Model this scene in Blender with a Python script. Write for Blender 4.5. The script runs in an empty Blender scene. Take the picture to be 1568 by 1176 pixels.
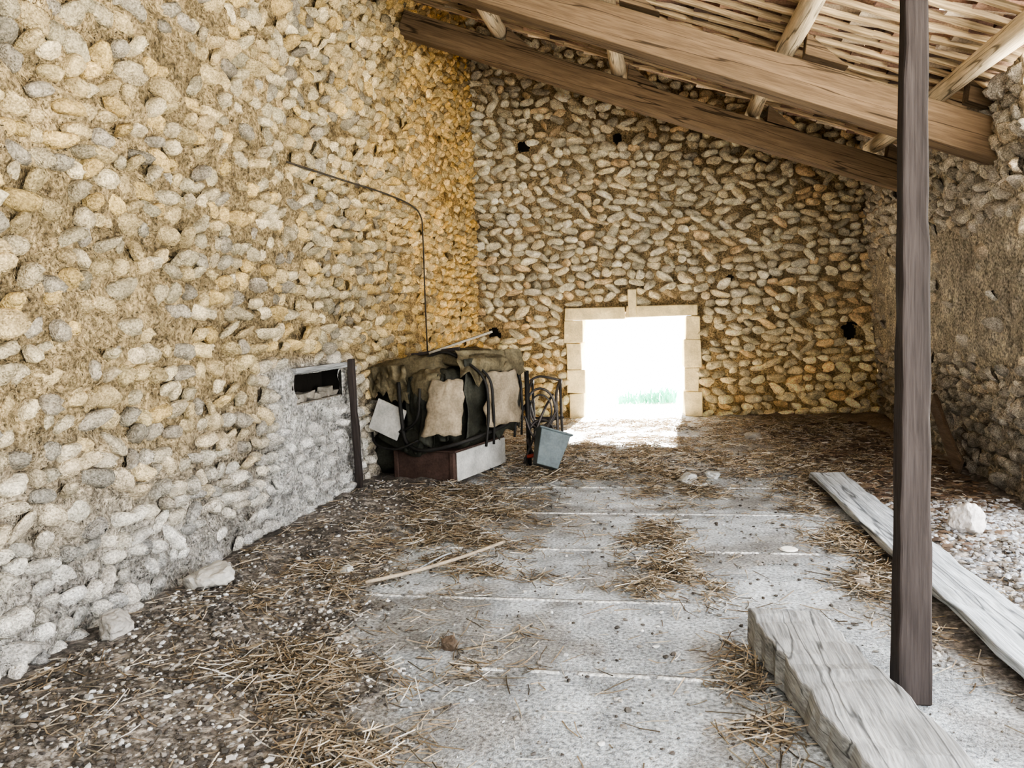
import bpy, math, gc, numpy as np
from mathutils import Vector, Matrix
R = np.random.RandomState(7)
SL = .39; ang = math.atan(SL)
# ------------------------------------------------------------------ utils
_lat = {}
def vnoise(u, v, s, seed):
    u = np.asarray(u, float)/s+1000.3; v = np.asarray(v, float)/s+1000.7
    if seed not in _lat: _lat[seed] = np.random.RandomState(seed).rand(128, 128)
    r = _lat[seed]
    i = np.floor(u).astype(int); j = np.floor(v).astype(int)
    f = u-i; g = v-j
    f = f*f*(3-2*f); g = g*g*(3-2*g)
    i0 = i % 128; i1 = (i+1) % 128; j0 = j % 128; j1 = (j+1) % 128
    return (r[i0, j0]*(1-f)*(1-g)+r[i1, j0]*f*(1-g)+r[i0, j1]*(1-f)*g+r[i1, j1]*f*g)
def fbm(u, v, s, seed, o=4):
    t = 0; a = 1; n = 0
    for k in range(o):
        t = t+a*vnoise(u, v, s/(2**k), seed+k); n += a; a *= .55
    return t/n
def sstep(a, b, x):
    t = np.clip((x-a)/(b-a), 0, 1); return t*t*(3-2*t)
def np_mesh(name, verts, quads, tris, mats, qmat=None, tmat=None, col=None, smooth=True):
    me = bpy.data.meshes.new(name)
    verts = np.asarray(verts, np.float32)
    quads = np.asarray(quads, np.int32).reshape(-1, 4); tris = np.asarray(tris, np.int32).reshape(-1, 3)
    nq, nt = len(quads), len(tris)
    me.vertices.add(len(verts)); me.vertices.foreach_set('co', verts.ravel())
    me.loops.add(nq*4+nt*3)
    me.loops.foreach_set('vertex_index', np.concatenate([quads.ravel(), tris.ravel()]).astype(np.int32))
    me.polygons.add(nq+nt)
    me.polygons.foreach_set('loop_start', np.concatenate([np.arange(nq)*4, nq*4+np.arange(nt)*3]).astype(np.int32))
    try:
        me.polygons.foreach_set('loop_total', np.concatenate([np.full(nq, 4), np.full(nt, 3)]).astype(np.int32))
    except Exception: pass
    if qmat is not None or tmat is not None:
        qm = np.zeros(nq) if qmat is None else qmat
        tm = np.zeros(nt) if tmat is None else tmat
        me.polygons.foreach_set('material_index', np.concatenate([qm, tm]).astype(np.int32))
    me.polygons.foreach_set('use_smooth', np.full(nq+nt, smooth))
    for m in mats: me.materials.append(m)
    if col is not None:
        a = me.color_attributes.new('Col', 'BYTE_COLOR', 'POINT')
        c = np.ones((len(verts), 4), np.float32); c[:, :3] = np.clip(col, 0, 1)
        a.data.foreach_set('color', c.ravel())
    me.update(calc_edges=True)
    ob = bpy.data.objects.new(name, me); bpy.context.collection.objects.link(ob)
    return ob
# ------------------------------------------------------------------ materials
def mat_col(name, rough=.9, bumps=((60, .4), (220, .3)), var=(9, .25), var2=(70, .25), attr=True, base=(.5, .5, .5), dist=.01, spec=.2, stretch=None, roty=0, crack=0):
    m = bpy.data.materials.new(name); m.use_nodes = True
    nt = m.node_tree; N = nt.nodes; L = nt.links
    b = N['Principled BSDF']; b.inputs['Roughness'].default_value = rough
    b.inputs['Specular IOR Level'].default_value = spec
    tc = N.new('ShaderNodeTexCoord'); co = tc.outputs['Object']
    if roty:
        mp = N.new('ShaderNodeMapping'); mp.inputs['Rotation'].default_value = (0, roty, 0)
        L.new(co, mp.inputs[0]); co = mp.outputs[0]
    if stretch:
        mp = N.new('ShaderNodeMapping'); mp.inputs['Scale'].default_value = stretch
        L.new(co, mp.inputs[0]); co = mp.outputs[0]
    if attr:
        a = N.new('ShaderNodeAttribute'); a.attribute_name = 'Col'; c = a.outputs['Color']
    else:
        a = N.new('ShaderNodeRGB'); a.outputs[0].default_value = (*base, 1); c = a.outputs[0]
    for (sc, am) in (var, var2):
        n = N.new('ShaderNodeTexNoise'); n.inputs['Scale'].default_value = sc; n.inputs['Detail'].default_value = 4
        L.new(co, n.inputs['Vector'])
        mr = N.new('ShaderNodeMapRange'); mr.inputs[1].default_value = .3; mr.inputs[2].default_value = .7
        mr.inputs[3].default_value = 1-am; mr.inputs[4].default_value = 1+am
        L.new(n.outputs['Fac'], mr.inputs[0])
        mx = N.new('ShaderNodeVectorMath'); mx.operation = 'SCALE'
        L.new(c, mx.inputs[0]); L.new(mr.outputs[0], mx.inputs['Scale']); c = mx.outputs[0]
    if crack:
        n = N.new('ShaderNodeTexNoise'); n.inputs['Scale'].default_value = crack; n.inputs['Detail'].default_value = 2
        L.new(co, n.inputs['Vector'])
        s1 = N.new('ShaderNodeMath'); s1.operation = 'SUBTRACT'; s1.inputs[1].default_value = .5; L.new(n.outputs['Fac'], s1.inputs[0])
        s2 = N.new('ShaderNodeMath'); s2.operation = 'ABSOLUTE'; L.new(s1.outputs[0], s2.inputs[0])
        mr = N.new('ShaderNodeMapRange'); mr.inputs[1].default_value = .003; mr.inputs[2].default_value = .016
        mr.inputs[3].default_value = .35; mr.inputs[4].default_value = 1; L.new(s2.outputs[0], mr.inputs[0])
        mx = N.new('ShaderNodeVectorMath'); mx.operation = 'SCALE'
        L.new(c, mx.inputs[0]); L.new(mr.outputs[0], mx.inputs['Scale']); c = mx.outputs[0]
    L.new(c, b.inputs['Base Color'])
    h = None
    for sc, st in bumps:
        n = N.new('ShaderNodeTexNoise'); n.inputs['Scale'].default_value = sc; n.inputs['Detail'].default_value = 3
        L.new(co, n.inputs['Vector'])
        bp = N.new('ShaderNodeBump'); bp.inputs['Strength'].default_value = st; bp.inputs['Distance'].default_value = dist
        L.new(n.outputs['Fac'], bp.inputs['Height'])
        if h: L.new(h, bp.inputs['Normal'])
        h = bp.outputs[0]
    if h: L.new(h, b.inputs['Normal'])
    return m
M_stone = mat_col('stone', bumps=((35, .8), (140, .6)), var=(14, .3), var2=(90, .45), dist=.016)
M_mortar = mat_col('mortar', bumps=((25, 1.0), (90, 1.0)), var=(8, .35), var2=(45, .6), dist=.035)
M_floor = mat_col('floor_concrete', bumps=((30, .5), (140, .7)), var=(4, .32), var2=(55, .65), dist=.012, rough=.55, spec=.45)
M_straw = mat_col('straw', bumps=(), rough=.75)
M_chunk = mat_col('rubble', bumps=((80, .4),), var2=(40, .2))
M_tile = mat_col('roof_tile', bumps=((50, .3),), var=(3, .3))
def wood(name, base, axis, amp=.22, rough=.85, roty=0, f=26, crack=0):
    s = [f, f, f]; s[axis] = 1.2
    return mat_col(name, rough, bumps=((1.0, .35), (4, .4)), var=(.6, amp), var2=(4, amp), attr=False, base=base, dist=.006, stretch=tuple(s), roty=roty, crack=crack)
M_beam = wood('beam_wood', (.185, .13, .082), 0, roty=-ang, crack=.35)
M_beamL = wood('purlin_wood', (.62, .51, .36), 1, crack=.4)
M_post = wood('post_wood', (.045, .037, .034), 2)
M_plank = wood('plank_wood', (.43, .46, .49), 1, amp=.34, crack=.35)
M_timber = wood('timber_wood', (.30, .305, .305), 1, amp=.34, crack=.35)
M_batten = wood('batten_wood', (.48, .365, .23), 0, roty=-ang, amp=.35)
def plain(name, c, rough=.8, var=.2, metal=0, bump=.3):
    m = mat_col(name, rough, bumps=((25, bump),), var=(6, var), var2=(50, var*.6), attr=False, base=c)
    m.node_tree.nodes['Principled BSDF'].inputs['Metallic'].default_value = metal
    return m
M_lime = plain('door_limestone', (.80, .67, .41), var=.2, bump=.8)
M_dark = plain('recess_shade', (.012, .01, .008))  # near-black colour paints the shade inside wall holes and niche
# ------------------------------------------------------------------ mesh builder
class MB:
    def __init__(s): s.v = []; s.f = []; s.m = []; s.mats = []
    def mi(s, mat):
        if mat not in s.mats: s.mats.append(mat)
        return s.mats.index(mat)
    def add(s, vs, fs, mat):
        o = len(s.v); k = s.mi(mat); s.v += [tuple(v) for v in vs]
        for f in fs: s.f.append(tuple(i+o for i in f)); s.m.append(k)
    def box(s, c, size, mat, rot=None, taper=1.0, jit=0):
        vs = []
        for z in (-.5, .5):
            t = taper if z > 0 else 1
            for x, y in ((-.5, -.5), (.5, -.5), (.5, .5), (-.5, .5)):
                v = Vector((x*size[0]*t, y*size[1]*t, z*size[2]))
                if jit: v += Vector(R.uniform(-jit, jit, 3))
                if rot is not None: v = rot @ v
                vs.append(v+Vector(c))
        s.add(vs, [(0, 3, 2, 1), (4, 5, 6, 7), (0, 1, 5, 4), (1, 2, 6, 5), (2, 3, 7, 6), (3, 0, 4, 7)], mat)
    def tube(s, pts, r, mat, segs=8, closed=False):
        P = [Vector(p) for p in pts]; n = len(P); rr = r if hasattr(r, '__len__') else [r]*n
        vs = []; fs = []
        for i, p in enumerate(P):
            if closed: t = P[(i+1) % n]-P[i-1]
            else: t = P[min(i+1, n-1)]-P[max(i-1, 0)]
            t.normalize(); a = t.cross(Vector((.13, .21, .97)))
            if a.length < .1: a = t.cross(Vector((1, 0, 0)))
            a.normalize(); b = t.cross(a)
            for k in range(segs):
                q = 2*math.pi*k/segs; vs.append(p+a*math.cos(q)*rr[i]+b*math.sin(q)*rr[i])
        for i in range(n if closed else n-1):
            j = (i+1) % n
            for k in range(segs):
                l = (k+1) % segs; fs.append((i*segs+k, i*segs+l, j*segs+l, j*segs+k))
        if not closed:
            fs.append(tuple(range(segs))[::-1]); fs.append(tuple((n-1)*segs+k for k in range(segs)))
        s.add(vs, fs, mat)
    def build(s, name, parent=None, bevel=0, smooth=False, subsurf=0, M=None):
        me = bpy.data.meshes.new(name); vs = s.v
        if M is not None: vs = [tuple(M @ Vector(v)) for v in vs]
        me.from_pydata(vs, [], s.f)
        for m in s.mats: me.materials.append(m)
        for p, k in zip(me.polygons, s.m): p.material_index = k; p.use_smooth = smooth
        me.update(); ob = bpy.data.objects.new(name, me); bpy.context.collection.objects.link(ob)
        if bevel:
            b = ob.modifiers.new('bevel', 'BEVEL'); b.width = bevel; b.segments = 2; b.limit_method = 'ANGLE'
        if parent: ob.parent = parent
        return ob
def smooth_pts(pts, n=8):
    P = [np.array(p, float) for p in pts]; out = []
    for i in range(len(P)-1):
        p0 = P[max(i-1, 0)]; p1 = P[i]; p2 = P[i+1]; p3 = P[min(i+2, len(P)-1)]
        for k in range(n):
            t = k/n
            out.append(.5*((2*p1)+(-p0+p2)*t+(2*p0-5*p1+4*p2-p3)*t*t+(-p0+3*p1-3*p2+p3)*t**3))
    out.append(P[-1]); return out
def empty(name, loc=(0, 0, 0)):
    e = bpy.data.objects.new(name, None); e.empty_display_size = .2
    bpy.context.collection.objects.link(e); return e
# ------------------------------------------------------------------ stone walls
def build_wall(name, O, ud, vd, nd, L, H, row_h, wid, seed, skip, hole, moff, colfn, grid=.03, herr=.3, Sg=12, Rg=5, prot=.05, bfac=1.0, emb=-.012, mamp=1.0, bias=0, gap=1.0):
    rs = np.random.RandomState(seed)
    O, ud, vd, nd = [np.array(a, float) for a in (O, ud, vd, nd)]
    S = []; v = row_h*.4; row = 0
    while v < H:
        u = -rs.rand()*wid; rh = row_h*rs.uniform(.85, 1.18)
        while u < L:
            w = wid*rs.uniform(.55, 1.4)
            S.append((u+w/2, v, w*.53, rh*rs.uniform(.38, .6)*bfac, row)); u += w*rs.uniform(.9, 1.1)*gap
        v += rh; row += 1
    S = np.array(S)
    S[:, 1] += row_h*1.6*(vnoise(S[:, 0], S[:, 4]*.03, 1.3, seed+5)-.5)+rs.normal(0, row_h*.12, len(S))
    keep = (S[:, 0] > 0) & (S[:, 0] < L) & (S[:, 1] < H)
    keep &= ~skip(S[:, 0], S[:, 1], S[:, 2], rs)
    S = S[keep]; n = len(S); print(name, 'stones', n)
    cu, cv, a, b = S[:, 0], S[:, 1], S[:, 2], S[:, 3]
    rot = np.where(S[:, 4] % 2 == 0, 1, -1)*herr*rs.uniform(.3, 1.2, n)+rs.normal(bias, .28, n)
    c = prot*rs.uniform(.7, 1.6, n)
    phi = np.linspace(.32, 1.85, Rg); th = np.arange(Sg)*2*math.pi/Sg
    ang_ = th[None, :]
    rad = np.ones((n, Sg))
    for k, am in ((2, .1), (3, .12), (4, .07), (5, .05)):
        rad += am*rs.uniform(-1, 1, (n, 1))*np.cos(k*ang_+rs.uniform(0, 6.28, (n, 1)))
    ca = np.sign(np.cos(th))*np.abs(np.cos(th))**.85; sa = np.sign(np.sin(th))*np.abs(np.sin(th))**.85
    sp = np.sin(phi)**.8; cp = np.cos(phi)
    x = a[:, None, None]*rad[:, None, :]*ca[None, None, :]*sp[None, :, None]
    y = b[:, None, None]*rad[:, None, :]*sa[None, None, :]*sp[None, :, None]
    z = c[:, None, None]*cp[None, :, None]*np.ones((1, 1, Sg))
    z = z+c[:, None, None]*.14*rs.normal(0, 1, (n, Rg, Sg))*np.linspace(1, .3, Rg)[None, :, None]
    x = x.reshape(n, -1); y = y.reshape(n, -1); z = z.reshape(n, -1)
    x = np.concatenate([x, np.zeros((n, 1))], 1); y = np.concatenate([y, np.zeros((n, 1))], 1)
    z = np.concatenate([z, c[:, None]*1.02], 1)
    tx = rs.normal(0, .36, n)[:, None]; ty = rs.normal(.28, .34, n)[:, None]
    tx = np.clip(tx, -.8, .8); ty = np.clip(ty, -.7, .9)
    z2 = z+x*np.tan(tx)*.8+y*np.tan(ty)*.9
    cr, sr = np.cos(rot)[:, None], np.sin(rot)[:, None]
    X = cu[:, None]+x*cr-y*sr; Y = cv[:, None]+x*sr+y*cr
    m0 = moff(cu, cv)
    Z = z2+(m0*.55+emb+rs.normal(0, .012, n))[:, None]
    P = O+X[..., None]*ud+Y[..., None]*vd+Z[..., None]*nd
    nv = Rg*Sg+1; base = (np.arange(n)*nv)[:, None, None]
    i = np.arange(Rg-1)[:, None]; k = np.arange(Sg)[None, :]; l = (k+1) % Sg
    q = np.stack([i*Sg+k+0*l, (i+1)*Sg+k+0*l, (i+1)*Sg+l, i*Sg+l], -1).reshape(1, -1, 4)
    quads = (q+base).reshape(-1, 4)
    t = np.stack([np.arange(Sg), (np.arange(Sg)+1) % Sg, np.full(Sg, nv-1)], -1)[None]
    tris = (t+base).reshape(-1, 3)
    scol = colfn(cu, cv, True, rs)
    col = np.repeat(scol[:, None, :], nv, 1).reshape(-1, 3)
    V = P.reshape(-1, 3)
    nu = int(L/grid)+1; nvv = int(H/grid)+1
    U, W = np.meshgrid(np.linspace(0, L, nu), np.linspace(0, H, nvv), indexing='ij')
    d = moff(U, W)+mamp*(.035*(fbm(U, W, .22, seed+20)-.5)*2+.022*(fbm(U, W, .07, seed+30, 2)-.5)*2)
    G = O+U[..., None]*ud+W[..., None]*vd+d[..., None]*nd
    mcol = colfn(U.ravel(), W.ravel(), False, rs)
    idx = np.arange(nu*nvv).reshape(nu, nvv)
    mq = np.stack([idx[:-1, :-1], idx[1:, :-1], idx[1:, 1:], idx[:-1, 1:]], -1).reshape(-1, 4)
    cuv = (U[:-1, :-1]+U[1:, 1:])/2; cvv = (W[:-1, :-1]+W[1:, 1:])/2
    mq = mq[~hole(cuv.ravel(), cvv.ravel())]+len(V)
    allq = np.concatenate([quads, mq]); qm = np.concatenate([np.zeros(len(quads)), np.ones(len(mq))])
    V = np.concatenate([V, G.reshape(-1, 3)]); col = np.concatenate([col, mcol])
    return np_mesh(name, V, allq, tris, [M_stone, M_mortar], qm, None, col)
def palette(n, rs, cols, w):
    k = rs.choice(len(cols), n, p=np.array(w)/sum(w)); c = np.array(cols)[k]
    return c*rs.uniform(.72, 1.2, (n, 1))
LX = -2.9; BY = 12.65
def skipL(u, v, a, rs):
    y = u-.5
    s = (y > 5.45) & (y < 7.15) & (v < 1.32) & (rs.rand(len(u)) < .5)
    s |= (y > 5.65) & (y < 6.88) & (v > .9) & (v < 1.32)
    m = fbm(u, v, 1.1, 77)
    s |= (m > .60) & (rs.rand(len(u)) < .35)
    s |= rs.rand(len(u)) < .08
    return s
def holeL(u, v):
    y = u-.5; return (y > 5.8) & (y < 6.72) & (v > .98) & (v < 1.22)
def moffL(u, v):
    y = u-.5
    m = sstep(.48, .68, fbm(u, v, 1.1, 77))
    pl = sstep(5.3, 5.6, y)*(1-sstep(7.0, 7.25, y))*(1-sstep(1.2, 1.36, v))
    return -.003+.022*np.maximum(m, 0)+.04*pl+.03*sstep(.55, .0, v)*sstep(.4, .7, vnoise(u, v, .6, 8))
def colL(u, v, stone, rs):
    y = u-.5; n = len(u)
    if stone:
        c = palette(n, rs, [(.44, .35, .205), (.39, .335, .23), (.51, .43, .29), (.30, .265, .205), (.48, .36, .175)], [3.4, 2.6, 2.0, 1.8, 1.4])
    else:
        c = np.tile(np.array([(.37, .285, .165)]), (n, 1))*(.5+.75*fbm(u, v, .5, 3))[:, None]
        c = c*(.7+.6*vnoise(u, v, .04, 13))[:, None]
    c = c*(.85+.35*fbm(u, v, 1.6, 19))[:, None]
    low = sstep(1.3, .2, v+.6*(fbm(u, v, .8, 9)-.5))*.75*sstep(9, 6.5, y)
    g = c.mean(1, keepdims=True)*np.array([[1.40, 1.40, 1.38]])
    c = c*(1-low[:, None])+g*low[:, None]
    pl = sstep(5.2, 5.6, y+.4*(fbm(u, v, .4, 12)-.5))*(1-sstep(7.0, 7.3, y+.3*(fbm(u, v, .4, 14)-.5)))*(1-sstep(1.2, 1.4, v))
    c = c*(1-pl[:, None])+np.array([[.52, .505, .475]])*(.6+.65*fbm(u, v, .3, 4))[:, None]*pl[:, None]
    warm = sstep(6.0, 11, y)*sstep(.4, 1.4, v)*.75  # warm bounced light of the far corner, painted into the wall colour
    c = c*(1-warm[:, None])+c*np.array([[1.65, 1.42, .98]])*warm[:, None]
    return c
wl = build_wall('wall_left', (LX, -.5, 0), (0, 1, 0), (0, 0, 1), (1, 0, 0), 13.4, 6.7, .115, .138, 11, skipL, holeL, moffL, colL, grid=.027, herr=.4, emb=-.002, mamp=1.3, prot=.05, bfac=.9, gap=1.05)
holes = [(-2.0+0, 4.45, .085, .075), (-.50, 4.48, .075, .085), (-2.62, 1.47, .085, .075), (2.98, 1.29, .09, .12), (1.2, 2.2, .06, .045)]
def inhole(x, v, g=0):
    s = np.zeros(x.shape, bool)
    for hx, hv, a, b in holes: s |= ((x-hx)/(a+g))**2+((v-hv)/(b+g))**2 < 1
    return s
def skipB(u, v, a, rs):
    x = u-2.9
    s = (x > -1.43) & (x < .73) & (v < 1.84)
    s |= inhole(x, v, .06)
    s |= rs.rand(len(u)) < .01
    return s
def holeB(u, v):
    x = u-2.9; return ((x > -1.3) & (x < .6) & (v < 1.72)) | inhole(x, v)
def colB(u, v, stone, rs):
    n = len(u)
    if stone: c = palette(n, rs, [(.76, .66, .47), (.78, .71, .54), (.64, .58, .45), (.76, .59, .37), (.84, .78, .63)], [3, 3, 2, 1.2, 1.4])
    else: c = np.tile(np.array([(.46, .36, .22)]), (n, 1))*(.7+.5*fbm(u, v, .4, 3))[:, None]
    warm = sstep(2.6, 0, v)*.7
    return c*(1-warm[:, None])+c*np.array([[1.18, 1.06, .78]])*warm[:, None]
moffB = lambda u, v: -.026+.03*fbm(u, v, .7, 5)
wb = build_wall('wall_back', (-2.9, BY, 0), (1, 0, 0), (0, 0, 1), (0, -1, 0), 6.5, 6.7, .128, .23, 21, skipB, holeB, moffB, colB, grid=.022, herr=.35, prot=.066, bfac=1.0, emb=-.012, bias=-.15)
p0 = np.array([3.45, BY, 0]); p1 = np.array([2.84, 6.1, 0]); RL = np.linalg.norm(p1-p0); ud = (p1-p0)/RL
ndR = np.array([ud[1], -ud[0], 0]);
if ndR[0] > 0: ndR = -ndR
vdR = np.array([0, 0, 1.])+ndR*.07
def skipR(u, v, a, rs):
    e = .35*(fbm(u, v, .6, 50)-.5)
    return ((v > 1.1+e) & (v < 2.3+e) & (rs.rand(len(u)) < .85)) | (rs.rand(len(u)) < .03) | ((v > 3.3) & (u > 3.4))
def moffR(u, v): return .0+.028*sstep(1.0, 1.2, v)*(1-sstep(2.2, 2.5, v))
def colR(u, v, stone, rs):
    n = len(u)
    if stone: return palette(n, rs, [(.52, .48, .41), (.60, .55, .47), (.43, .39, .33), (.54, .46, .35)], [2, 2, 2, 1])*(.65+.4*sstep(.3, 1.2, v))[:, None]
    c = np.tile(np.array([(.58, .52, .42)]), (n, 1))*(.6+.7*fbm(u, v, .5, 3))[:, None]
    return c
wr = build_wall('wall_right', p0, ud, vdR, ndR, RL, 4.7, .125, .17, 31, skipR, lambda u, v: (v > 3.35) & (u > 3.4), moffR, colR, grid=.03, herr=.3)
mb = MB()
for hx, hv, a, b in holes:
    c = (hx, BY+.17, hv); w, d, h = a*2+.06, .3, b*2+.06
    vs = [(c[0]+sx*w/2, c[1]+sy*d/2, c[2]+sz*h/2) for sx in (-1, 1) for sy in (-1, 1) for sz in (-1, 1)]
    mb.add(vs, [(0, 1, 3, 2), (4, 6, 7, 5), (2, 3, 7, 6), (0, 4, 5, 1), (1, 5, 7, 3)], M_dark)
mb.build('putlog_recesses', wb)
mb = MB(); M_nst = plain('niche_rubble_shaded', (.22, .2, .17), var=.35, bump=.7)  # rubble colour darkened to carry the shade inside the niche
mb.box((LX-.16, 6.26, 1.11), (.02, .98, .3), M_dark); mb.box((LX-.04, 6.26, 1.25), (.26, 1.04, .05), M_timber); mb.box((LX-.07, 6.26, .965), (.2, 1.0, .03), M_nst)
mb.box((LX-.07, 5.77, 1.11), (.2, .04, .3), M_dark); mb.box((LX-.07, 6.75, 1.11), (.2, .04, .3), M_dark)
for k in range(7):
    mb.box((LX-.05, 5.9+k*.13, .99+.02*(k % 3)), (.1, .12, .05+.03*(k % 2)), M_nst, jit=.018)
mb.build('niche_recess', wl, bevel=.008)
mb = MB(); mb.box((-1.7, -.95, 3.0), (2.8, .3, 6.0), plain('light_block_mat', (.42, .37, .29))); mb.build('light_block_front')  # unseen slab added behind the camera so daylight rakes in from the right
mb = MB()
yc = BY+.22; dp = .62
mb.box((-.92, yc, 1.715), (.98, dp, .19), M_lime, jit=.014); mb.box((.14, yc, 1.72), (1.12, dp, .18), M_lime, jit=.014)
z = 0
for i, hh in enumerate((.42, .38, .45, .37)):
    mb.box((-1.265+R.uniform(-.02, .01), yc, z+hh/2), (.25+.06*(i % 2), dp, hh-.008), M_lime, jit=.014)
    mb.box((.605+R.uniform(-.01, .02), yc, z+hh/2), (.22+.06*((i+1) % 2), dp, hh-.008), M_lime, jit=.014); z += hh
mb.box((-.32, BY-.10, 1.85), (.13, .10, .46), M_lime, jit=.01)
mb.build('door_1', bevel=.016)
# ------------------------------------------------------------------ floor
def fh(x, y):
    n = (fbm(x, y, .5, 60)-.5)
    dl = sstep(-1.7, -2.6, x+.5*(vnoise(x, y, .9, 61)-.5))
    back = sstep(7.3, 8.2, y)
    rt = sstep(1.3, 1.9, x)
    cov = np.maximum(np.maximum(dl, back*.7), rt)
    return .004*n+cov*(.02+.09*np.maximum(n, -.1)+.03*(vnoise(x, y, .12, 62)-.5))+dl*.05
def dirtmask(x, y):
    e = .75*(fbm(x, y, .6, 70)-.5)
    edge = -1.75+.75*sstep(4.2, 2.4, y)
    m = sstep(.2, -.2, x-edge+e)
    m = np.maximum(m, .55*sstep(7.2, 8.0, y+e*1.5))
    m = np.maximum(m, sstep(1.25, 1.5, x+e))
    return m
gx = np.arange(-3.0, 3.7, .024); gy = np.arange(-1.0, 13.4, .024)
X, Y = np.meshgrid(gx, gy, indexing='ij'); Z = fh(X, Y)
dm = dirtmask(X, Y).ravel()[:, None]
conc = np.array([[.43, .46, .485]])*(.5+.95*fbm(X, Y, .8, 80).ravel())[:, None]
conc = conc*(.80+.40*fbm(X, Y, .09, 81, 2).ravel())[:, None]
dirt = np.array([[.15, .135, .12]])*(.4+1.2*fbm(X, Y, .25, 85).ravel())[:, None]
spk = (vnoise(X, Y, .03, 90).ravel() > .70)[:, None]
dirt = np.where(spk, dirt*2.5, dirt)
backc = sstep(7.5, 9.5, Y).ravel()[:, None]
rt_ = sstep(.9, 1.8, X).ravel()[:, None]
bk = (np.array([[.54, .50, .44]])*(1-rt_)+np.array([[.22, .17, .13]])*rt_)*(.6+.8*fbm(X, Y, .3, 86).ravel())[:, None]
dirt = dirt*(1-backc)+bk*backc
patch = (sstep(.52, .66, fbm(X, Y, .5, 95, 4)).ravel()*.7)[:, None]
fc = conc*(1-patch)+np.array([[.22, .21, .195]])*patch
fc = fc*(1-dm)+dirt*dm
idx = np.arange(X.size).reshape(X.shape)
fq = np.stack([idx[:-1, :-1], idx[1:, :-1], idx[1:, 1:], idx[:-1, 1:]], -1).reshape(-1, 4)
V = np.stack([X, Y, Z], -1).reshape(-1, 3)
vv = []; qq = []; cc = []
for jy, xa, xb in ((8.1, -.9, .8), (7.2, -1.5, 1.2), (6.2, -1.3, 1.25), (5.18, -1.55, 1.2), (4.2, -1.7, .3), (3.3, -.9, .35), (2.45, -.8, .4)):
    xs = np.linspace(xa, xb, 160); zf = fh(xs, xs*0+jy); on = vnoise(xs, xs*0+jy, .1, 4); bn = vnoise(xs, xs*0+jy, .09, 41)
    for part in (0, 1):
        for i, xx in enumerate(xs):
            o = .008*(on[i]-.5)+(.019 if part else 0); w = .010 if not part else .008
            up = (.008 if bn[i] > .24 else -.006) if not part else .0055
            for dy, dz in ((-w, -.004), (-w*.6, up), (w*.6, up), (w, -.004)):
                vv.append((xx, jy+o+dy, float(zf[i])+dz)); g = .50+.16*R.rand() if not part else .16+.06*R.rand(); cc.append((g, g, g*.98))
            if i:
                b = len(V)+len(vv)-8
                for k in range(3): qq.append((b+k, b+4+k, b+5+k, b+1+k))
V = np.concatenate([V, np.array(vv)]); fc = np.concatenate([fc, np.array(cc)]); fq = np.concatenate([fq, np.array(qq)])
np_mesh('floor', V, fq, np.zeros((0, 3)), [M_floor], None, None, fc)
del X, Y, Z, V, fq, fc, conc, dirt, dm, spk, patch, backc, vv, qq, cc, idx
M_ground = plain('outside_ground', (.76, .74, .68), var=.12)
mb = MB(); mb.add([(-40, -40, -.06), (40, -40, -.06), (40, 60, -.06), (-40, 60, -.06)], [(0, 1, 2, 3)], M_ground); mb.build('ground_outside')
# ------------------------------------------------------------------ straw, rubble
def clear(x, y):
    xc = .575+(3.72-y)*.16
    k = ~((np.abs(x-xc) < .2) & (y < 3.82)) & ~((np.abs(x-1.58) < .19) & (y < 7.55))
    k &= ~((x < -1.75) & (y > 7.25) & (y < 8.5)) & (x > -2.78)
    return k.astype(float)
def straw(name, xs, ys, zoff, lens, cols, thick=.0022):
    n = len(xs); yaw = R.uniform(0, 6.28, n); pit = R.normal(0, .22, n)
    t = np.array([-.5, 0, .5]); bend = R.normal(0, .14, n)
    d = np.stack([np.cos(yaw)*np.cos(pit), np.sin(yaw)*np.cos(pit), np.sin(pit)], -1)
    s = np.stack([-np.sin(yaw), np.cos(yaw), np.zeros(n)], -1); up = np.cross(d, s)
    c = np.stack([xs, ys, fh(xs, ys)+zoff], -1)
    V = []
    for i in range(3):
        p = c+d*(t[i]*lens)[:, None]+s*((.25-t[i]**2)*bend*lens*2)[:, None]
        for k in range(3):
            q = k*2.094; th = thick*R.uniform(.7, 1.7, n)
            V.append(p+s*(np.cos(q)*th)[:, None]+up*(np.sin(q)*th)[:, None])
    V = np.stack(V, 1)
    V[..., 0] = np.maximum(V[..., 0], LX+.06)
    V[..., 2] = np.maximum(V[..., 2], (fh(V[..., 0], V[..., 1])+.001))
    q = []
    for i in range(2):
        for k in range(3): q.append((i*3+k, i*3+(k+1) % 3, (i+1)*3+(k+1) % 3, (i+1)*3+k))
    Q = (np.array(q)[None]+(np.arange(n)*9)[:, None, None]).reshape(-1, 4)
    return np_mesh(name, V.reshape(-1, 3), Q, np.zeros((0, 3)), [M_straw], None, None, np.repeat(cols, 9, 0), smooth=False)
def sample(n, x0, x1, y0, y1, dens):
    xs = R.uniform(x0, x1, n*5); ys = R.uniform(y0, y1, n*5); k = R.rand(n*5) < dens(xs, ys)*clear(xs, ys)
    return xs[k][:n], ys[k][:n]
clumps = [(-1.55, 5.6, .5, .9), (-1.3, 4.9, .3, .25), (-1.7, 6.6, .5, .5), (-.9, 3.45, .3, .2), (-1.55, 3.1, .4, .35), (-1.1, 2.5, .3, .2), (-.95, 4.6, .3, .12), (.05, 4.55, .28, .28), (0.0, 5.3, .2, .5), (1.3, 5.6, .22, .9), (1.25, 4.6, .2, .6),
          (.45, 3.1, .16, .7), (-.3, 7.9, 1.2, .4), (1.2, 8.3, .8, .7), (.2, 7.2, .35, .5), (-1.6, 7.2, .4, .3), (1.3, 7.0, .25, .6), (-2.1, 4.3, .3, .4)]
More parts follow.
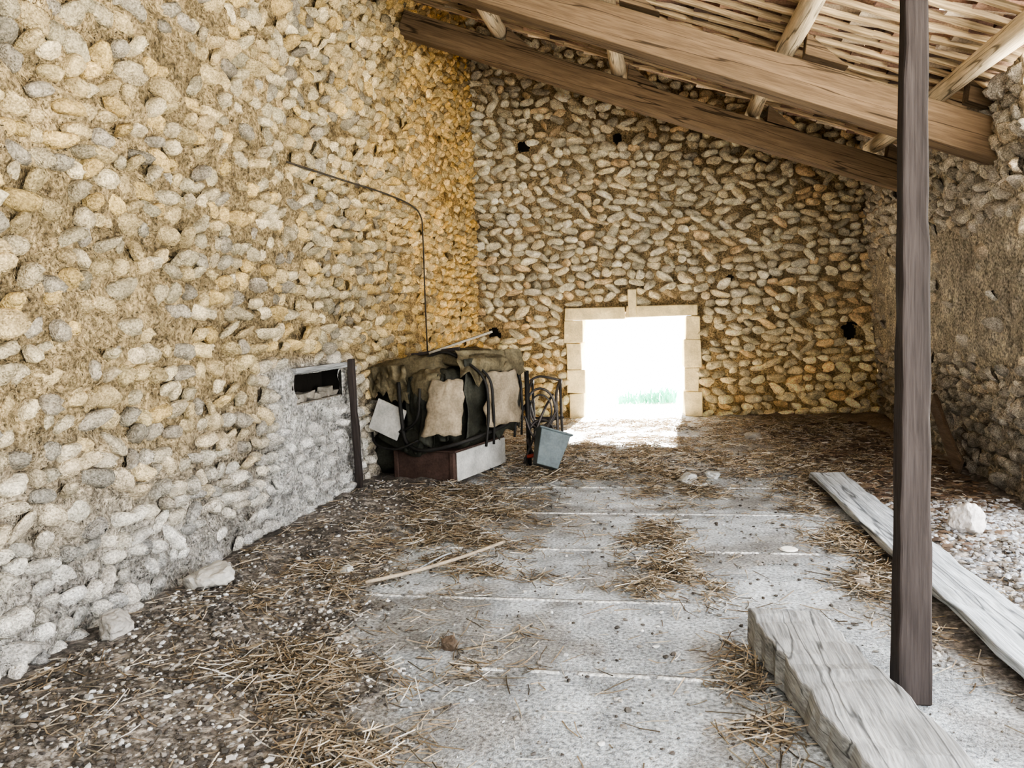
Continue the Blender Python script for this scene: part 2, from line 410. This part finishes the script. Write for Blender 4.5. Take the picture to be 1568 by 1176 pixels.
def densS(x, y):
    d = .07*dirtmask(x, y)+.25*sstep(7.4, 8.5, y)*(1-.3*sstep(10, 12, y))+.012
    for cx, cy, rx, ry in clumps: d = np.maximum(d, .95*np.exp(-(((x-cx)/rx)**2+((y-cy)/ry)**2)))
    d *= .2+1.4*sstep(.4, .65, vnoise(x, y, .2, 99))
    return np.clip(d*(x > -2.8), 0, 1)
xs, ys = sample(32000, -2.8, 2.7, 1.2, 12.3, densS); n = len(xs)
cl = palette(n, R, [(.33, .26, .175), (.24, .185, .125), (.47, .41, .32), (.12, .10, .075), (.52, .49, .44)], [3, 3, 2, 3, 1.4])
cl = cl*(1+.7*sstep(7, 9, ys)*sstep(2, .8, xs))[:, None]
straw('straw_litter', xs, ys, R.rand(n)**2*.05*np.clip(densS(xs, ys)*1.5, .15, 1)+.003, R.uniform(.04, .20, n), cl)
ico_v = []; ph = (1+5**.5)/2
for a in (-1, 1):
    for b in (-ph, ph): ico_v += [(0, a, b), (a, b, 0), (b, 0, a)]
ico_v = np.array(ico_v, float); ico_v /= np.linalg.norm(ico_v[0])
def hull_faces(v):
    f = []; n = len(v)
    for i in range(n):
        for j in range(i+1, n):
            for k in range(j+1, n):
                e = [np.linalg.norm(v[a]-v[b]) for a, b in ((i, j), (j, k), (i, k))]
                if max(e) < 1.2:
                    nn = np.cross(v[j]-v[i], v[k]-v[i])
                    f.append((i, j, k) if nn.dot(v[i]) > 0 else (i, k, j))
    return np.array(f)
ico_f = hull_faces(ico_v)
def chunks(name, xs, ys, size, cols, flat=.6, z=None, mat=None):
    n = len(xs)
    v = ico_v[None]*R.uniform(.65, 1.25, (n, 12, 1))*R.uniform(.6, 1.2, (n, 1, 3))
    v[..., 2] *= flat; q = R.uniform(0, 6.28, n); c, s = np.cos(q)[:, None], np.sin(q)[:, None]
    x = v[..., 0]*c-v[..., 1]*s; y = v[..., 0]*s+v[..., 1]*c
    V = np.stack([x, y, v[..., 2]], -1)*size[:, None, None]
    V[..., 0] += xs[:, None]; V[..., 1] += ys[:, None]; V[..., 2] += ((fh(xs, ys) if z is None else z)+size*flat*.5)[:, None]
    F = (ico_f[None]+(np.arange(n)*12)[:, None, None]).reshape(-1, 3)
    return np_mesh(name, V.reshape(-1, 3), np.zeros((0, 4)), F, [mat or M_chunk], None, None, np.repeat(cols, 12, 0), smooth=False)
xs, ys = sample(14000, -2.76, 1.3, 1.2, 9, lambda x, y: dirtmask(x, y)*.8*(.4+.9*sstep(5.5, 3.5, y))+.05)
cl = palette(len(xs), R, [(.58, .575, .56), (.10, .09, .08), (.23, .21, .185), (.38, .36, .33)], [1.7, 4.5, 3.5, 1.6])
chunks('debris_crumbs', xs, ys, R.uniform(.003, .015, len(xs))*R.uniform(.6, 1.5, len(xs)), cl)
xs, ys = sample(4000, 1.78, 2.72, 3.0, 6.6, lambda x, y: np.exp(-((x-2.5)/.6)**2)*.9)
cl = palette(len(xs), R, [(.47, .49, .53), (.35, .35, .36), (.25, .23, .21)], [2, 2, 2])
chunks('gravel', xs, ys, R.uniform(.010, .032, len(xs)), cl)
xs, ys = sample(3400, 1.5, 2.9, 5.2, 11.5, lambda x, y: np.where(y > 6.3, .9, .35)*(x < 2.68+(y-6.1)*.093))
cl = palette(len(xs), R, [(.16, .115, .085), (.10, .075, .058), (.25, .19, .14), (.42, .40, .37)], [2, 2, 1, .4])
chunks('dead_leaves', xs, ys, R.uniform(.02, .06, len(xs)), cl, flat=.25)
def rock(name, x, y, r, col, flat=.7, seed=0, sub=4):
    me = bpy.data.meshes.new(name)
    import bmesh
    from mathutils import noise
    bm = bmesh.new(); bmesh.ops.create_icosphere(bm, subdivisions=sub, radius=1)
    rs = np.random.RandomState(seed); pl = rs.normal(0, 1, (14, 3)); pl /= np.linalg.norm(pl, axis=1)[:, None]; dd = rs.uniform(.55, .95, 14)
    sc = rs.uniform(.75, 1.3, 3)
    for v in bm.verts:
        p = np.array(v.co)
        for a, b in zip(pl, dd):
            k = p.dot(a)
            if k > b: p = p-a*(k-b)*.9
        nn = noise.fractal(Vector(p*2.5+seed*3), 1, 2, 4)
        p = p*sc*(1+.16*nn); v.co = p*np.array([r, r, r*flat])
    bm.to_mesh(me); bm.free()
    me.materials.append(plain(name+'_m', col, var=.2, bump=.8)); ob = bpy.data.objects.new(name, me); bpy.context.collection.objects.link(ob)
    ob.location = (x, y, float(fh(np.array(x), np.array(y)))+r*flat*.55); ob.rotation_euler = (0, 0, rs.rand()*6); return ob
rock('rock', 2.12, 5.75, .12, (.55, .52, .5), 1.0, 1)
rock('rock', -2.68, 4.15, .11, (.46, .44, .40), .8, 2); rock('rock', -2.69, 3.35, .10, (.36, .34, .31), .8, 3)
rock('rock', -1.98, 4.6, .045, (.55, .55, .52), .6, 4); rock('rock', -1.0, 3.5, .05, (.10, .075, .055), .9, 5)
rock('rock', .30, 7.45, .12, (.5, .5, .48), .5, 6); rock('rock', .55, 7.65, .10, (.5, .5, .48), .5, 7)
rock('rock', 1.25, 10.2, .12, (.45, .42, .37), .5, 8); rock('rock', 1.15, 4.6, .07, (.32, .28, .24), .6, 9)
mb = MB(); pts = [(.06*math.cos(a*.2618)+.0, .06*math.sin(a*.2618)) for a in range(24)]
mb.add([(x, y, 0) for x, y in pts]+[(x*.8, y*.8, .008) for x, y in pts], [tuple(range(24))[::-1], tuple(range(24, 48))]+[(i, (i+1) % 24, 24+(i+1) % 24, 24+i) for i in range(24)], plain('lid_white', (.9, .88, .82), var=.03))
o = mb.build('jar_lid'); o.location = (.86, 5.28, .004)
# ------------------------------------------------------------------ beams & roof
bb = lambda x: 3.90-SL*x
def long_timber(name, a, b, w, h, mat, seg=24, wob=.012, roll=0, parent=None, bevel=.01, taper=1, seed=0, rag=0):
    a = Vector(a); b = Vector(b); t = (b-a).normalized()
    up = Vector((0, 0, 1)) if abs(t.z) < .9 else Vector((0, 1, 0))
    s = t.cross(up).normalized(); u = s.cross(t).normalized(); rs = np.random.RandomState(seed)
    n1 = rs.normal(0, 1, (seg+1, 4)); mbb = MB(); vs = []; fs = []
    for i in range(seg+1):
        f = i/seg; c = a.lerp(b, f); k = 1+(taper-1)*f
        ox = wob*math.sin(f*5+seed); oz = wob*math.sin(f*4+seed*2)
        for j, (dx, dz) in enumerate(((-1, -1), (-.0, -1.0), (1, -1), (1, 1), (0, 1.0), (-1, 1))):
            jt = n1[i, j % 4]*(.003+rag)
            e = t*(rs.uniform(-.04, .03) if (rag and i in (0, seg)) else 0)
            vs.append(c+e+s*(dx*w/2*k+ox+jt)+u*(dz*h/2*k+oz-jt*.6))
    for i in range(seg):
        for j in range(6):
            l = (j+1) % 6; fs.append((i*6+j, i*6+l, (i+1)*6+l, (i+1)*6+j))
    fs.append(tuple(range(6))[::-1]); fs.append(tuple(seg*6+j for j in range(6)))
    mbb.add(vs, fs, mat); return mbb.build(name, parent, bevel=bevel)
YA, YB = 9.05, 6.9
bh = .27
off = bh/2/math.cos(ang)
xa = -2.84
beamA = long_timber('roof_beam', (xa, YA, bb(xa)+off), (2.80, YA, bb(2.80)+off), .2, bh, M_beam, seed=1)
beamB = long_timber('roof_beam', (xa, YB, bb(xa)+off-.02), (2.94, YB, bb(2.94)+off-.12), .24, bh+.03, M_beam, seed=2)
top = lambda x: bb(x)+(bh+.03)/math.cos(ang)
roofz = lambda x: top(x)+.19
for i, px in enumerate((1.17, -.33, -1.7, 2.4)):
    r0 = .082
    pts = [(px+.02*math.sin(y*1.3+i), y, top(px)+r0-.004+.012*math.sin(y*.9+i*2)) for y in np.arange(-.6, 9.31, .3)]
    mb = MB(); mb.tube(pts, [r0*(1+.08*math.sin(y*2.1+i)) for y in np.arange(-.6, 9.31, .3)], M_beamL, 14); mb.build('purlin_log', smooth=True)
    for yb_, par in ((YA, beamA), (YB, beamB)):
        mb = MB(); x0 = px+r0+.02; x1 = x0+.34; h = .17
        vs = []
        for yy in (yb_-.07, yb_+.07): vs += [(x0, yy, top(x0)-.03), (x1, yy, top(x1)-.03), (x0+.02, yy, top(x0)+h-.03)]
        mb.add(vs, [(0, 1, 2), (3, 5, 4), (0, 3, 4, 1), (1, 4, 5, 2), (2, 5, 3, 0)], M_beam); mb.build('purlin_cleat', par, bevel=.006)
mb = MB(); mt_v = []; mt_q = []; mt_c = []
ux = Vector((math.cos(ang), 0, -math.sin(ang))); un = Vector((math.sin(ang), 0, math.cos(ang)))
def RP(s, y, n):
    x0 = -3.05; return Vector((x0, y, roofz(x0)))+ux*s+un*n
slen = 7.1/math.cos(ang)*.92
pitch = .19; yy = -.6
while yy < 9.25:
    s0 = -.1-R.rand()*.3
    st = s0
    while st < slen:
        ln = R.uniform(.5, 1.6); en = min(st+ln, slen)
        jy = R.uniform(-.018, .018); w = R.uniform(.028, .052); sk = R.uniform(-.018, .018)
        segs = 4; vs = []; fs = []
        for i in range(segs+1):
            s = st+(en-st)*i/segs; dn = R.uniform(-.010, .010)
            for dy, dn2 in ((-w/2, -.02), (w/2, -.02), (w/2, .02), (-w/2, .02)): vs.append(RP(s, yy+jy+sk*i/segs+dy+R.uniform(-.004, .004), dn+dn2))
        for i in range(segs):
            for k in range(4): l = (k+1) % 4; fs.append((i*4+k, i*4+l, (i+1)*4+l, (i+1)*4+k))
        fs += [(3, 2, 1, 0), tuple(segs*4+k for k in range(4))]
        mb.add(vs, fs, M_batten)
        if en >= slen: break
        st = en-.01
    s = s0; yc_ = yy+pitch/2
    while s < slen:
        ln = .42; r = .066; tl = R.uniform(-.012, .012); b = len(mt_v); cw = palette(1, R, [(.33, .215, .15), (.22, .135, .10), (.52, .42, .31), (.11, .072, .056)], [3, 2.4, 1.8, 2])[0]
        nj = R.uniform(-.012, .012)
        for e, (ss, nn) in enumerate(((s, -.01), (s+ln, .05))):
            for k in range(8):
                q = math.pi*(k/7)
                mt_v.append(RP(ss, yc_+tl+r*math.cos(q)*(1.15 if e == 0 else .85), .05+nn+nj-r*math.sin(q)*.85)); mt_c.append(cw)
        for k in range(7): mt_q.append((b+k, b+k+1, b+9+k, b+8+k))
        s += .34+R.uniform(-.02, .02)
    yy += pitch
bt = mb.build('ceiling_battens')
nc = len(mt_v); ys_ = np.arange(-.7, 9.4, .03); ss_ = np.linspace(-.2, slen+.1, 20)
for y in ys_:
    n = .13+.03*math.cos(2*math.pi*(y+.6)/pitch)
    for s in ss_: mt_v.append(RP(s, y, n)); mt_c.append((.16, .10, .07))
for i in range(len(ys_)-1):
    for k in range(19):
        if R.rand() < (.09 if k < 13 else .2): continue
        b = nc+i*20+k; mt_q.append((b, b+20, b+21, b+1))
b = len(mt_v)
for (x, y, z) in ((-3.05, 9.38, roofz(-3.05)+.05), (3.6, 9.38, roofz(3.6)+.05), (3.6, 9.38, roofz(3.6)+1.25), (-3.05, 9.38, roofz(-3.05)+1.25), (-3.05, 12.9, roofz(-3.05)+1.25), (3.6, 12.9, roofz(3.6)+1.25)):
    mt_v.append(Vector((x, y, z))); mt_c.append((.25, .17, .11))
mt_q += [(b, b+1, b+2, b+3), (b+3, b+2, b+5, b+4)]
ce = np_mesh('ceiling', np.array([tuple(v) for v in mt_v]), np.array(mt_q), np.zeros((0, 3)), [M_tile], None, None, np.array(mt_c))
bt.parent = ce
# ------------------------------------------------------------------ post, planks
long_timber('support_post', (.985, 3.22, 0.0), (.985, 3.2, top(.985)-.02), .128, .12, M_post, seg=30, wob=.004, seed=4, taper=.5, bevel=.010)
def plank(name, a, b, w, h, mat, seed, rag=.0):
    return long_timber(name, a, b, w, h, mat, seg=30, wob=.006, seed=seed, bevel=.008, rag=rag)
plank('wooden_plank', (1.55, 7.45, .08), (1.61, 1.6, .08), .30, .05, M_plank, 5, .002)
plank('timber_beam', (.575, 3.72, .095), (.93, 1.5, .095), .33, .16, M_timber, 6, .004)
long_timber('leaning_board', (2.80, 7.75, .08), (2.85, 8.65, .62), .035, .20, wood('board_brown', (.12, .085, .06), 1), seed=9, seg=8)
long_timber('niche_post', (LX+.13, 6.82, .03), (LX+.12, 6.80, 1.30), .06, .06, M_post, seed=10, seg=10, wob=.003)
mb = MB(); mb.tube(smooth_pts([(-1.72, 4.25, .06), (-1.5, 4.5, .05), (-1.25, 4.75, .07), (-1.05, 5.15, .06)], 5), .012, wood('branch', (.34, .28, .21), 0), 7)
mb.tube(smooth_pts([(-1.5, 4.5, .05), (-1.38, 4.66, .09), (-1.34, 4.8, .08)], 4), .006, M_timber, 6); mb.build('dead_branch', smooth=True)
mb = MB(); mb.tube(smooth_pts([(LX+.1, 5.75, 2.90), (LX+.1, 6.9, 2.96), (LX+.1, 8.0, 3.02), (LX+.1, 8.9, 3.03), (LX+.1, 9.3, 2.95), (LX+.1, 9.36, 2.7), (LX+.1, 9.34, 1.8), (LX+.1, 9.36, .6)], 8), .009, plain('cable_black', (.06, .05, .04)), 6); mb.build('wall_cable', smooth=True)
# ------------------------------------------------------------------ junk pile
M_tarp = plain('tarp_dark_olive', (.042, .042, .033), .6, .4)
M_tarp2 = plain('tarp_olive_brown', (.14, .118, .076), .75, .4)
M_card = plain('cardboard_tan', (.26, .215, .155), .85, .3)
M_red = plain('chest_redbrown', (.085, .055, .045), .7, .3)
M_white = plain('board_white', (.50, .49, .46), .8, .22)
M_strap = plain('strap_dark', (.03, .028, .026), .6)
PM = Matrix.Translation((-1.93, 7.25, .03)) @ Matrix.Rotation(math.radians(-15), 4, 'Z') @ Matrix.Diagonal((1.02, 1.05, 1.06, 1))
jp = empty('junk_pile')
def rumple(name, c, size, mat, amp, seed, e=.35, M=PM, rot=None, n=30):
    vs = []; fs = []
    from mathutils import noise
    m2 = MB()
    for i in range(n+1):
        ph_ = math.pi*i/n
        for j in range(2*n):
            th = math.pi*j/n
            f = lambda t: math.copysign(abs(t)**e, t)
            p = Vector((f(math.sin(ph_))*f(math.cos(th))*size[0]/2, f(math.sin(ph_))*f(math.sin(th))*size[1]/2, f(math.cos(ph_))*size[2]/2))
            q = p*4+Vector((seed, seed*2, 0))
            rid = (1-abs(noise.noise(Vector((q.x*2.2, q.y*2.2, q.z*.9))))*2)
            nn = noise.noise(q)*amp+rid*amp*.5+noise.noise(q*4)*amp*.3
            p = p+p.normalized()*nn
            if rot is not None: p = rot @ p
            vs.append(p+Vector(c))
    for i in range(n):
        for j in range(2*n): l = (j+1) % (2*n); fs.append((i*2*n+j, (i+1)*2*n+j, (i+1)*2*n+l, i*2*n+l))
    m2.add(vs, fs, mat); return m2.build(name, jp, smooth=True, M=M)
def sheet(name, P, mat, amp, seed, n=28, M=PM):
    from mathutils import noise
    P = [Vector(p) for p in P]; vs = []; fs = []
    for i in range(n+1):
        for j in range(n+1):
            a, b = i/n, j/n
            p = P[0].lerp(P[1], a).lerp(P[3].lerp(P[2], a), b)
            q = Vector((a*4+seed, b*2, seed)); w = noise.noise(q)*amp+(1-2*abs(noise.noise(Vector((a*9+seed, b*2.5, 1)))))*amp*.7
            ed = noise.noise(Vector((a*6, seed, 3)))*amp*3*b
            vs.append(p+Vector((0, -w, ed+w*.3)))
    for i in range(n):
        for j in range(n): fs.append((i*(n+1)+j, (i+1)*(n+1)+j, (i+1)*(n+1)+j+1, i*(n+1)+j+1))
    m2 = MB(); m2.add(vs, fs, mat); o = m2.build(name, jp, smooth=True, M=M)
    s = o.modifiers.new('t', 'SOLIDIFY'); s.thickness = .006; return o
mb = MB(); mb.box((-.36, .5, .15), (.70, 1.0, .28), M_red, jit=.008); mb.box((.005, .52, .15), (.02, 1.02, .27), M_white); mb.box((-.36, .5, .295), (.74, 1.05, .02), M_red)
for xx in (-.68, -.04): mb.box((xx, -.01, .15), (.05, .02, .27), M_red)
mb.build('chest', jp, bevel=.008, M=PM)
rumple('tarp_box', (-.80, .55, .47), (.40, .95, .92), M_tarp, .06, 3, .3)
rumple('bundle_body', (-.27, .55, .68), (.66, 1.15, .74), M_tarp, .07, 5, .35)
rumple('rolled_mattress', (-.58, .24, 1.03), (.92, .42, .26), M_tarp2, .06, 7, .6, rot=Matrix.Rotation(-.1, 3, 'Y'))
rumple('roll_end', (-.26, .0, .92), (.34, .26, .30), M_tarp2, .05, 8, .7)
rumple('tarp_top', (-.03, .6, 1.13), (.55, .95, .14), M_tarp2, .08, 9, .5, rot=Matrix.Rotation(.2, 3, 'Y'))
sheet('drape_left', [(-.98, .03, 1.08), (-.5, -.02, 1.1), (-.42, -.1, .74), (-.92, -.02, .84)], M_tarp2, .05, 21)
sheet('drape_centre', [(-.45, -.03, .98), (-.02, -.05, 1.02), (.0, -.1, .42), (-.5, -.1, .30)], M_tarp, .06, 22)
sheet('drape_side', [(.12, .05, 1.14), (.24, 1.05, 1.12), (.22, 1.0, .38), (.14, .0, .40)], M_tarp, .06, 23)
sheet('drape_top', [(.0, .1, 1.22), (.3, .9, 1.2), (.34, .95, .96), (.16, -.1, .98)], M_tarp2, .06, 24)
mb = MB()
mb.box((-.68, -.12, .60), (.34, .025, .30), M_white, rot=Matrix.Rotation(.35, 3, 'Y') @ Matrix.Rotation(-.15, 3, 'X')); mb.build('white_panel', jp, bevel=.005, M=PM)
def panel(name, c, w, h, rz, tilt, seed):
    from mathutils import noise
    rot = Matrix.Rotation(rz, 3, 'Z') @ Matrix.Rotation(tilt, 3, 'X'); n = 16; vs = []; fs = []
    for i in range(n+1):
        for j in range(n+1):
            a, b = i/n-.5, j/n-.5
            k = 1+.16*noise.noise(Vector((a*3, b*3, seed)))-.2*b
            p = Vector((a*w*k+.05*noise.noise(Vector((b*4, seed, 0)))+.06*b, -.05*(1-4*a*a)+.02*noise.noise(Vector((a*8, b*8, seed))), b*h*(1+.2*noise.noise(Vector((a*4, seed, 9))))))
            vs.append(rot @ p+Vector(c))
    for i in range(n):
        for j in range(n): fs.append((i*(n+1)+j, (i+1)*(n+1)+j, (i+1)*(n+1)+j+1, i*(n+1)+j+1))
    m2 = MB(); m2.add(vs, fs, M_card); o = m2.build(name, jp, smooth=True, M=PM)
    s = o.modifiers.new('t', 'SOLIDIFY'); s.thickness = .012
panel('burlap_panel_1', (-.02, -.14, .72), .34, .50, .45, -.14, 11)
panel('burlap_panel_2', (.30, .45, .76), .50, .5, 1.35, -.10, 12)
mb = MB()
for yq, dq in ((.10, .0), (.20, .06), (.72, .0), (.84, .05)):
    mb.tube(smooth_pts([(.28, yq+dq, .34), (.31, yq+.02, .7), (.26, yq, 1.0), (-.1, yq-dq, 1.21), (-.35, yq, 1.17)], 6), .014, M_strap, 6)
mb.tube(smooth_pts([(-.55, -.1, .95), (-.5, -.14, .6), (-.45, -.14, .38), (-.2, -.18, .33), (.18, -.02, .42), (.28, .6, .5), (.25, 1.1, .62)], 6), .02, M_strap, 6)
mb.tube(smooth_pts([(-.85, -.05, .42), (-.5, -.14, .5), (-.3, -.18, .62), (-.25, -.19, .9)], 6), .014, M_strap, 6)
mb.tube(smooth_pts([(-.95, -.02, .5), (-.8, -.16, .36), (-.55, -.18, .33), (-.3, -.18, .42)], 6), .012, M_strap, 6)
mb.tube([(.30, 1.02, .0), (.30, 1.02, .98)], .025, M_strap, 8)
mb.build('straps', jp, smooth=True, M=PM)
rumple('hanging_tarp', (-.55, -.04, .42), (.5, .12, .22), M_tarp, .06, 14, .5, rot=Matrix.Rotation(.3, 3, 'Y'))
mb = MB(); mb.box((-.10, .35, 1.30), (.66, .12, .02), wood('board_grey', (.30, .27, .22), 0), rot=Matrix.Rotation(.6, 3, 'Z') @ Matrix.Rotation(-.28, 3, 'Y'))
mb.box((-.3, .2, 1.22), (.5, .05, .03), M_post, rot=Matrix.Rotation(.2, 3, 'Z') @ Matrix.Rotation(-.1, 3, 'Y')); mb.build('loose_board', jp, M=PM)
M_metal = plain('metal_rusty', (.10, .09, .085), .5, .3, .5); M_redp = plain('red_plastic', (.35, .07, .05), .5)
cf = empty('metal_chair_frame'); mb = MB()
B = Vector((-1.26, 8.55, .03))
def T(pts, r=.014, closed=False, m=M_metal): mb.tube([B+Vector(p) for p in (pts if closed else smooth_pts(pts, 6))], r, m, 7, closed)
for dx in (-.12, .2):
    T([(dx, -.35, 0), (dx+.02, -.3, .4), (dx, -.2, .75), (dx+.03, 0, .9), (dx, .2, .8), (dx, .25, .4), (dx, .3, 0)], .016)
T([(-.12, -.3, .42), (.2, -.3, .42)]); T([(-.12, .25, .45), (.2, .25, .45)]); T([(-.12, -.3, .45), (.22, .25, .45)])
T([(-.12, 0, .9), (.0, 0, .95), (.23, 0, .9)]); T([(-.13, -.5, .05), (.05, -.3, .55), (.15, -.1, .75)]); T([(.25, -.4, .03), (0, -.3, .4), (-.1, -.2, .7)])
T([(.16*math.cos(a)+.04, -.32, .62+.22*math.sin(a)) for a in np.linspace(0, 2*math.pi, 24, endpoint=False)], .014, True)
T([(.12*math.cos(a)+.04, -.30, .60+.17*math.sin(a)) for a in np.linspace(0, 2*math.pi, 24, endpoint=False)], .010, True)
T([(.15*math.cos(a)+.05, -.36+.05*math.sin(a), .3+.2*math.sin(a)) for a in np.linspace(0, 2*math.pi, 22, endpoint=False)], .013, True)
T([(-.1, -.45, .3), (0, -.42, .1), (.12, -.4, .35), (.25, -.3, .1)], .014); T([(-.12, -.42, .55), (.0, -.4, .3), (.22, -.38, .6)], .012)
T([(-.1, -.47, .12), (.05, -.46, .14), (.12, -.44, .1)], .022, False, M_redp)
mb.build('tube_frame', cf, smooth=True)
M_blue = plain('bin_bluegrey', (.13, .155, .16), .5, .2)
mb = MB(); w0, w1, hh, t = .115, .16, .36, .012
def ring(w, z): return [(-w, -w*.85, z), (w, -w*.85, z), (w, w*.85, z), (-w, w*.85, z)]
rings = [ring(w0, 0), ring(w1, hh), ring(w1+.02, hh), ring(w1+.02, hh+.02), ring(w1-t, hh+.02), ring(w0-t, t)]
vs = sum(rings, []); fs = [(3, 2, 1, 0), (20, 21, 22, 23)]
for i in range(5):
    for k in range(4): l = (k+1) % 4; fs.append((i*4+k, i*4+l, (i+1)*4+l, (i+1)*4+k))
mb.add(vs, fs, M_blue)
mb.build('plastic_bin', bevel=.012, M=Matrix.Translation((-1.12, 7.75, .10)) @ Matrix.Rotation(.3, 4, 'Z') @ Matrix.Rotation(.32, 4, 'Y') @ Matrix.Rotation(-.25, 4, 'X'))
def weeds(name, cx, cy, rx, ry, n, h, col):
    xs = R.uniform(-rx, rx, n)+cx; ys = R.uniform(-ry, ry, n)+cy; V = []; F = []
    for x, y in zip(xs, ys):
        q = R.uniform(0, 6.28); hh = h*R.uniform(.3, 1.2)*(.3+.9*vnoise(x, y, .35, 3)); w = .012+.01*R.rand(); dx, dy = math.cos(q), math.sin(q); b = len(V)
        V += [(x-dy*w, y+dx*w, 0), (x+dy*w, y-dx*w, 0), (x+dx*hh*.25+dy*w, y+dy*hh*.25-dx*w, hh*.7), (x+dx*hh*.25-dy*w, y+dy*hh*.25+dx*w, hh*.7), (x+dx*hh*.6, y+dy*hh*.6, hh)]
        F += [(b, b+1, b+2, b+3), (b+3, b+2, b+4)]
    m = MB(); m.add(V, F, plain(name+'_m', col, .7)); o = m.build(name); o.location.z = -.05
weeds('green_weeds', -.15, 15.6, .55, .4, 300, .26, (.14, .50, .36))
weeds('green_weeds', 2.3, 4.3, .16, .14, 90, .2, (.1, .35, .05))
# ------------------------------------------------------------------ light
w = bpy.data.worlds.new('World'); bpy.context.scene.world = w; w.use_nodes = True
bg = w.node_tree.nodes['Background']; bg.inputs[0].default_value = (.94, .97, 1, 1); bg.inputs[1].default_value = 3.9
s = bpy.data.lights.new('sun', 'SUN'); s.energy = 42; s.angle = .03; s.color = (1, .97, .92)
so = bpy.data.objects.new('sun', s); bpy.context.collection.objects.link(so)
so.rotation_euler = Vector((.08, .95, .44)).to_track_quat('Z', 'Y').to_euler()
# ------------------------------------------------------------------ camera
cam = bpy.data.cameras.new('camera'); co = bpy.data.objects.new('camera', cam); bpy.context.collection.objects.link(co)
cam.sensor_width = 36; cam.lens = 27.05; cam.clip_end = 200
co.matrix_world = Matrix.Translation((0, 0, 1.55)) @ Matrix.Rotation(math.radians(10.5), 4, 'Z') @ Matrix.Rotation(math.radians(90-4.27), 4, 'X') @ Matrix.Rotation(math.radians(-2.0), 4, 'Z')
bpy.context.scene.camera = co
sc = bpy.context.scene
sc.view_settings.view_transform = 'AgX'; sc.view_settings.look = 'AgX - High Contrast'; sc.view_settings.exposure = 1.2
gc.collect()
